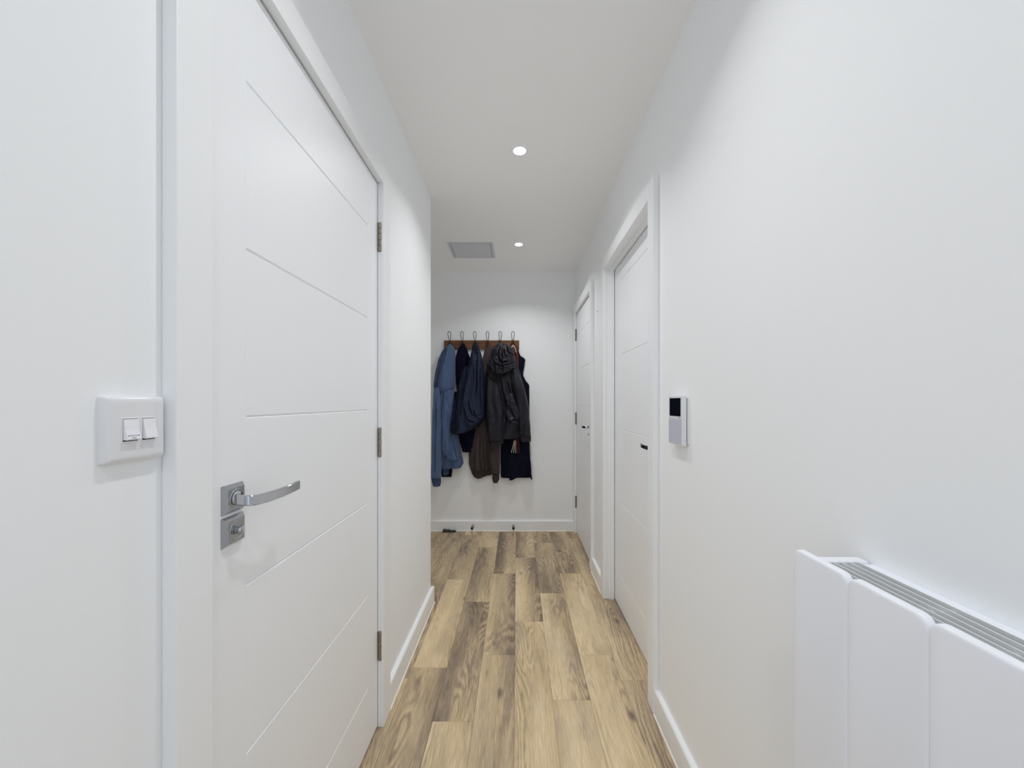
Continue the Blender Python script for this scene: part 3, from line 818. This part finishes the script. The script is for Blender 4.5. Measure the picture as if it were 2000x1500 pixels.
drape('sleeve', [(900, 863, 877), (925, 864, 876.5), (929, 865, 873)], 3.505, 0.022, M['hoodie_inner'], g, 21, fold=0.002, nu=20, nv=20, topd=1)

# navy jacket on the third hook
g = thing('navy_jacket', (hook_x[2], 3.46, 1.70), 'dark navy jacket on the third hook, bunched to the left over the black jumper', 'jacket')
drape('body', [(669, 926, 930.5), (675, 923, 934), (690, 918.5, 939.5), (710, 914, 942.5), (735, 909, 945.5), (760, 901, 946.5), (790, 893, 947), (815, 888, 946.5), (826, 888, 941), (838, 888, 925), (846, 889, 908)],
      3.468, 0.070, M['navy'], g, 22, fold=0.015, ffx=17, ffz=1.3, topd=0.4, nu=84, nv=90, creases=[(1.5, (921, 690), (915, 730), (905, 770), (899, 820)), (1.3, (931, 700), (932, 740), (930, 775)), (1.4, (939, 705), (938, 760), (941, 812)), (1.6, (905, 790), (913, 818), (928, 826)), (1.3, (915, 780), (921, 806), (935, 818)), (1.2, (925, 800), (930, 812), (941, 808))])
drape('sleeve', [(715, 907, 913), (735, 899, 910), (765, 891, 906), (800, 885, 903), (830, 879.5, 902), (844, 879, 901), (848, 881, 898)], 3.440, 0.050, M['navy_dark'], g, 23, fold=0.010, ffx=20, nu=44, topd=0.4, creases=[(1.3, (897, 750), (892, 790), (889, 838))])
drape('collar', [(668, 926.5, 930.5), (676, 922, 934.5), (686, 921, 937), (690, 924, 935)], 3.448, 0.026, M['navy_dark'], g, 24, fold=0.004, nu=20, nv=24, topd=0.6)

# charcoal shell jacket on the fifth hook
g = thing('rain_jacket', (hook_x[4], 3.46, 1.70), 'charcoal hooded rain jacket on the fifth hook, the crumpled hood folded at the top', 'jacket')
drape('body', [(690, 957, 1004), (712, 951, 1011), (735, 949, 1018), (765, 948, 1027), (800, 947.5, 1032), (830, 949, 1034), (848, 951, 1032), (857, 954, 1012)], 3.484, 0.070, M['shell'], g, 25, fold=0.012, ffx=15, ffz=3, crump=0.002, nu=100, nv=90, creases=[(1.6, (976, 738), (984, 775), (989, 810), (985, 850)), (1.4, (998, 730), (1001, 760), (1008, 790)), (1.3, (1006, 722), (1013, 750), (1020, 780)), (1.3, (990, 745), (996, 765), (998, 790)), (1.2, (992, 828), (1000, 822), (1010, 818)), (1.2, (1003, 800), (1009, 797), (1016, 804))])
drape('hood', [(669.5, 973, 984), (673, 966, 994), (680, 959.5, 1002), (695, 956, 1006), (708, 952.5, 1006.5), (718, 952, 1006), (724, 957, 1001), (730, 966, 991)], 3.434, 0.075, M['shell'], g, 26, fold=0.010, crump=0.008, nu=84, nv=84, topd=0.6, creases=[(1.3, (966, 682), (962, 695), (958, 712)), (1.4, (978, 676), (974, 694), (980, 708), (994, 706)), (1.3, (990, 676), (993, 688), (1004, 694)), (1.3, (984, 714), (996, 712), (1004, 706)), (1.2, (964, 705), (970, 712), (984, 716)), (1.1, (984, 682), (986, 692), (990, 698))], cd=0.018)
drape('collar', [(712, 950, 992), (728, 950.5, 988), (738, 953, 982), (746, 964, 972)], 3.416, 0.028, M['shell_dark'], g, 27, fold=0.003, nu=28, nv=28, topd=1)
drape('sleeve', [(735, 951, 968), (760, 949.5, 976), (800, 949, 985), (830, 949.5, 985), (850, 952, 984), (862, 955, 983)], 3.426, 0.048, M['shell'], g, 28, fold=0.011, ffx=22, crump=0.004, nu=36, topd=0.4)
drape('cuff', [(859, 955, 983.5), (866, 957, 983), (869, 960, 980)], 3.424, 0.044, M['shell'], g, 29, fold=0.006, nu=28, nv=14, topd=1)
drape('sleeve', [(722, 1001, 1009), (740, 1001, 1018), (770, 1004, 1028), (800, 1009, 1033.5), (835, 1013.5, 1036), (852, 1015, 1037)], 3.432, 0.050, M['shell'], g, 30, fold=0.010, ffx=24, crump=0.003, nu=32, topd=0.4)
drape('cuff', [(850, 1015, 1037.5), (859, 1015.5, 1037.5), (863, 1017, 1037)], 3.431, 0.046, M['shell'], g, 31, fold=0.004, nu=24, nv=14, topd=1)
drape('folded_sleeve', [(768, 985, 1002), (790, 989, 1010), (805, 998, 1018), (817, 1003, 1016), (820, 1006, 1012)], 3.412, 0.030, M['shell'], g, 32, fold=0.004, crump=0.008, nu=30, nv=50, topd=0.3)  # folded sleeve end bunched across the front of the jacket

# ------------------------------------------------------------------ small things by the end baseboard
def buffer(x, z, label):
    t = thing('door_buffer', (x, YF - 0.018, z), label, 'door stop')
    bm = bmesh.new()
    lathe(bm, (x, YF - 0.0175, z), (0, -1, 0), [(0, 0.0155), (0.003, 0.0155), (0.007, 0.011), (0.010, 0.0072), (0.050, 0.0072), (0.052, 0.010), (0.060, 0.010)], 24)
    link('stem', bm, M['chrome'], t, True)
    bm = bmesh.new()
    lathe(bm, (x, YF - 0.077, z), (0, -1, 0), [(0, 0.0105), (0.002, 0.012), (0.012, 0.0115), (0.015, 0.008)], 24)
    link('rubber_tip', bm, M['rubber'], t, True)
buffer(at(923.5, 1026, 3.54).x, 0.047, 'left chrome door buffer on the end baseboard, next to the black wedge')
buffer(at(1003, 1026, 3.54).x, 0.047, 'right chrome door buffer on the end baseboard, below the long black coat')
xw0, xw1 = at(864.5, 1037, 3.5).x, at(890, 1037, 3.5).x
bm = bmesh.new(); rings = []
for i in range(11):
    f = i / 10; x = xw0 + (xw1 - xw0) * f
    hh = (0.034 - 0.017 * min(1, f * 1.5)) * (0.72 if f in (0, 1) else 1); yy = 3.510 + 0.010 * f
    wy = 0.014
    rings.append([(x, yy + wy * math.cos(a) * (1 - 0.3 * f), hh / 2 + hh / 2 * math.sin(a)) for a in [2 * math.pi * k / 14 for k in range(14)]])
loft(bm, rings)
wd = thing('door_wedge', (xw0, 3.515, 0), 'small black tapered wedge lying on the floor against the end baseboard', 'door wedge')
link('wedge_body', bm, M['wedge'], wd, True)
bm = bmesh.new(); lathe(bm, (xw0 + 0.052, 3.517, 0.0125), (1, 0, 0), [(0, 0.0125), (0.001, 0.0132), (0.010, 0.0125), (0.011, 0.0105)], 16)
link('grip_band', bm, M['rubber'], wd, True)

# tiny nail left in the wall between the right-hand doors
p = at(1168, 608, 2.565)
nl = bmesh.new(); lathe(nl, (XR, 2.565, p.z), (-1, 0, 0), [(0, 0.0016), (0.006, 0.0016), (0.0062, 0.0034), (0.0078, 0.0034)], 12)
tag(link('nail', nl, M['nickel'], None, True, origin=(XR, 2.565, p.z)), 'tiny nail in the wall between the two right-hand doors', 'nail')
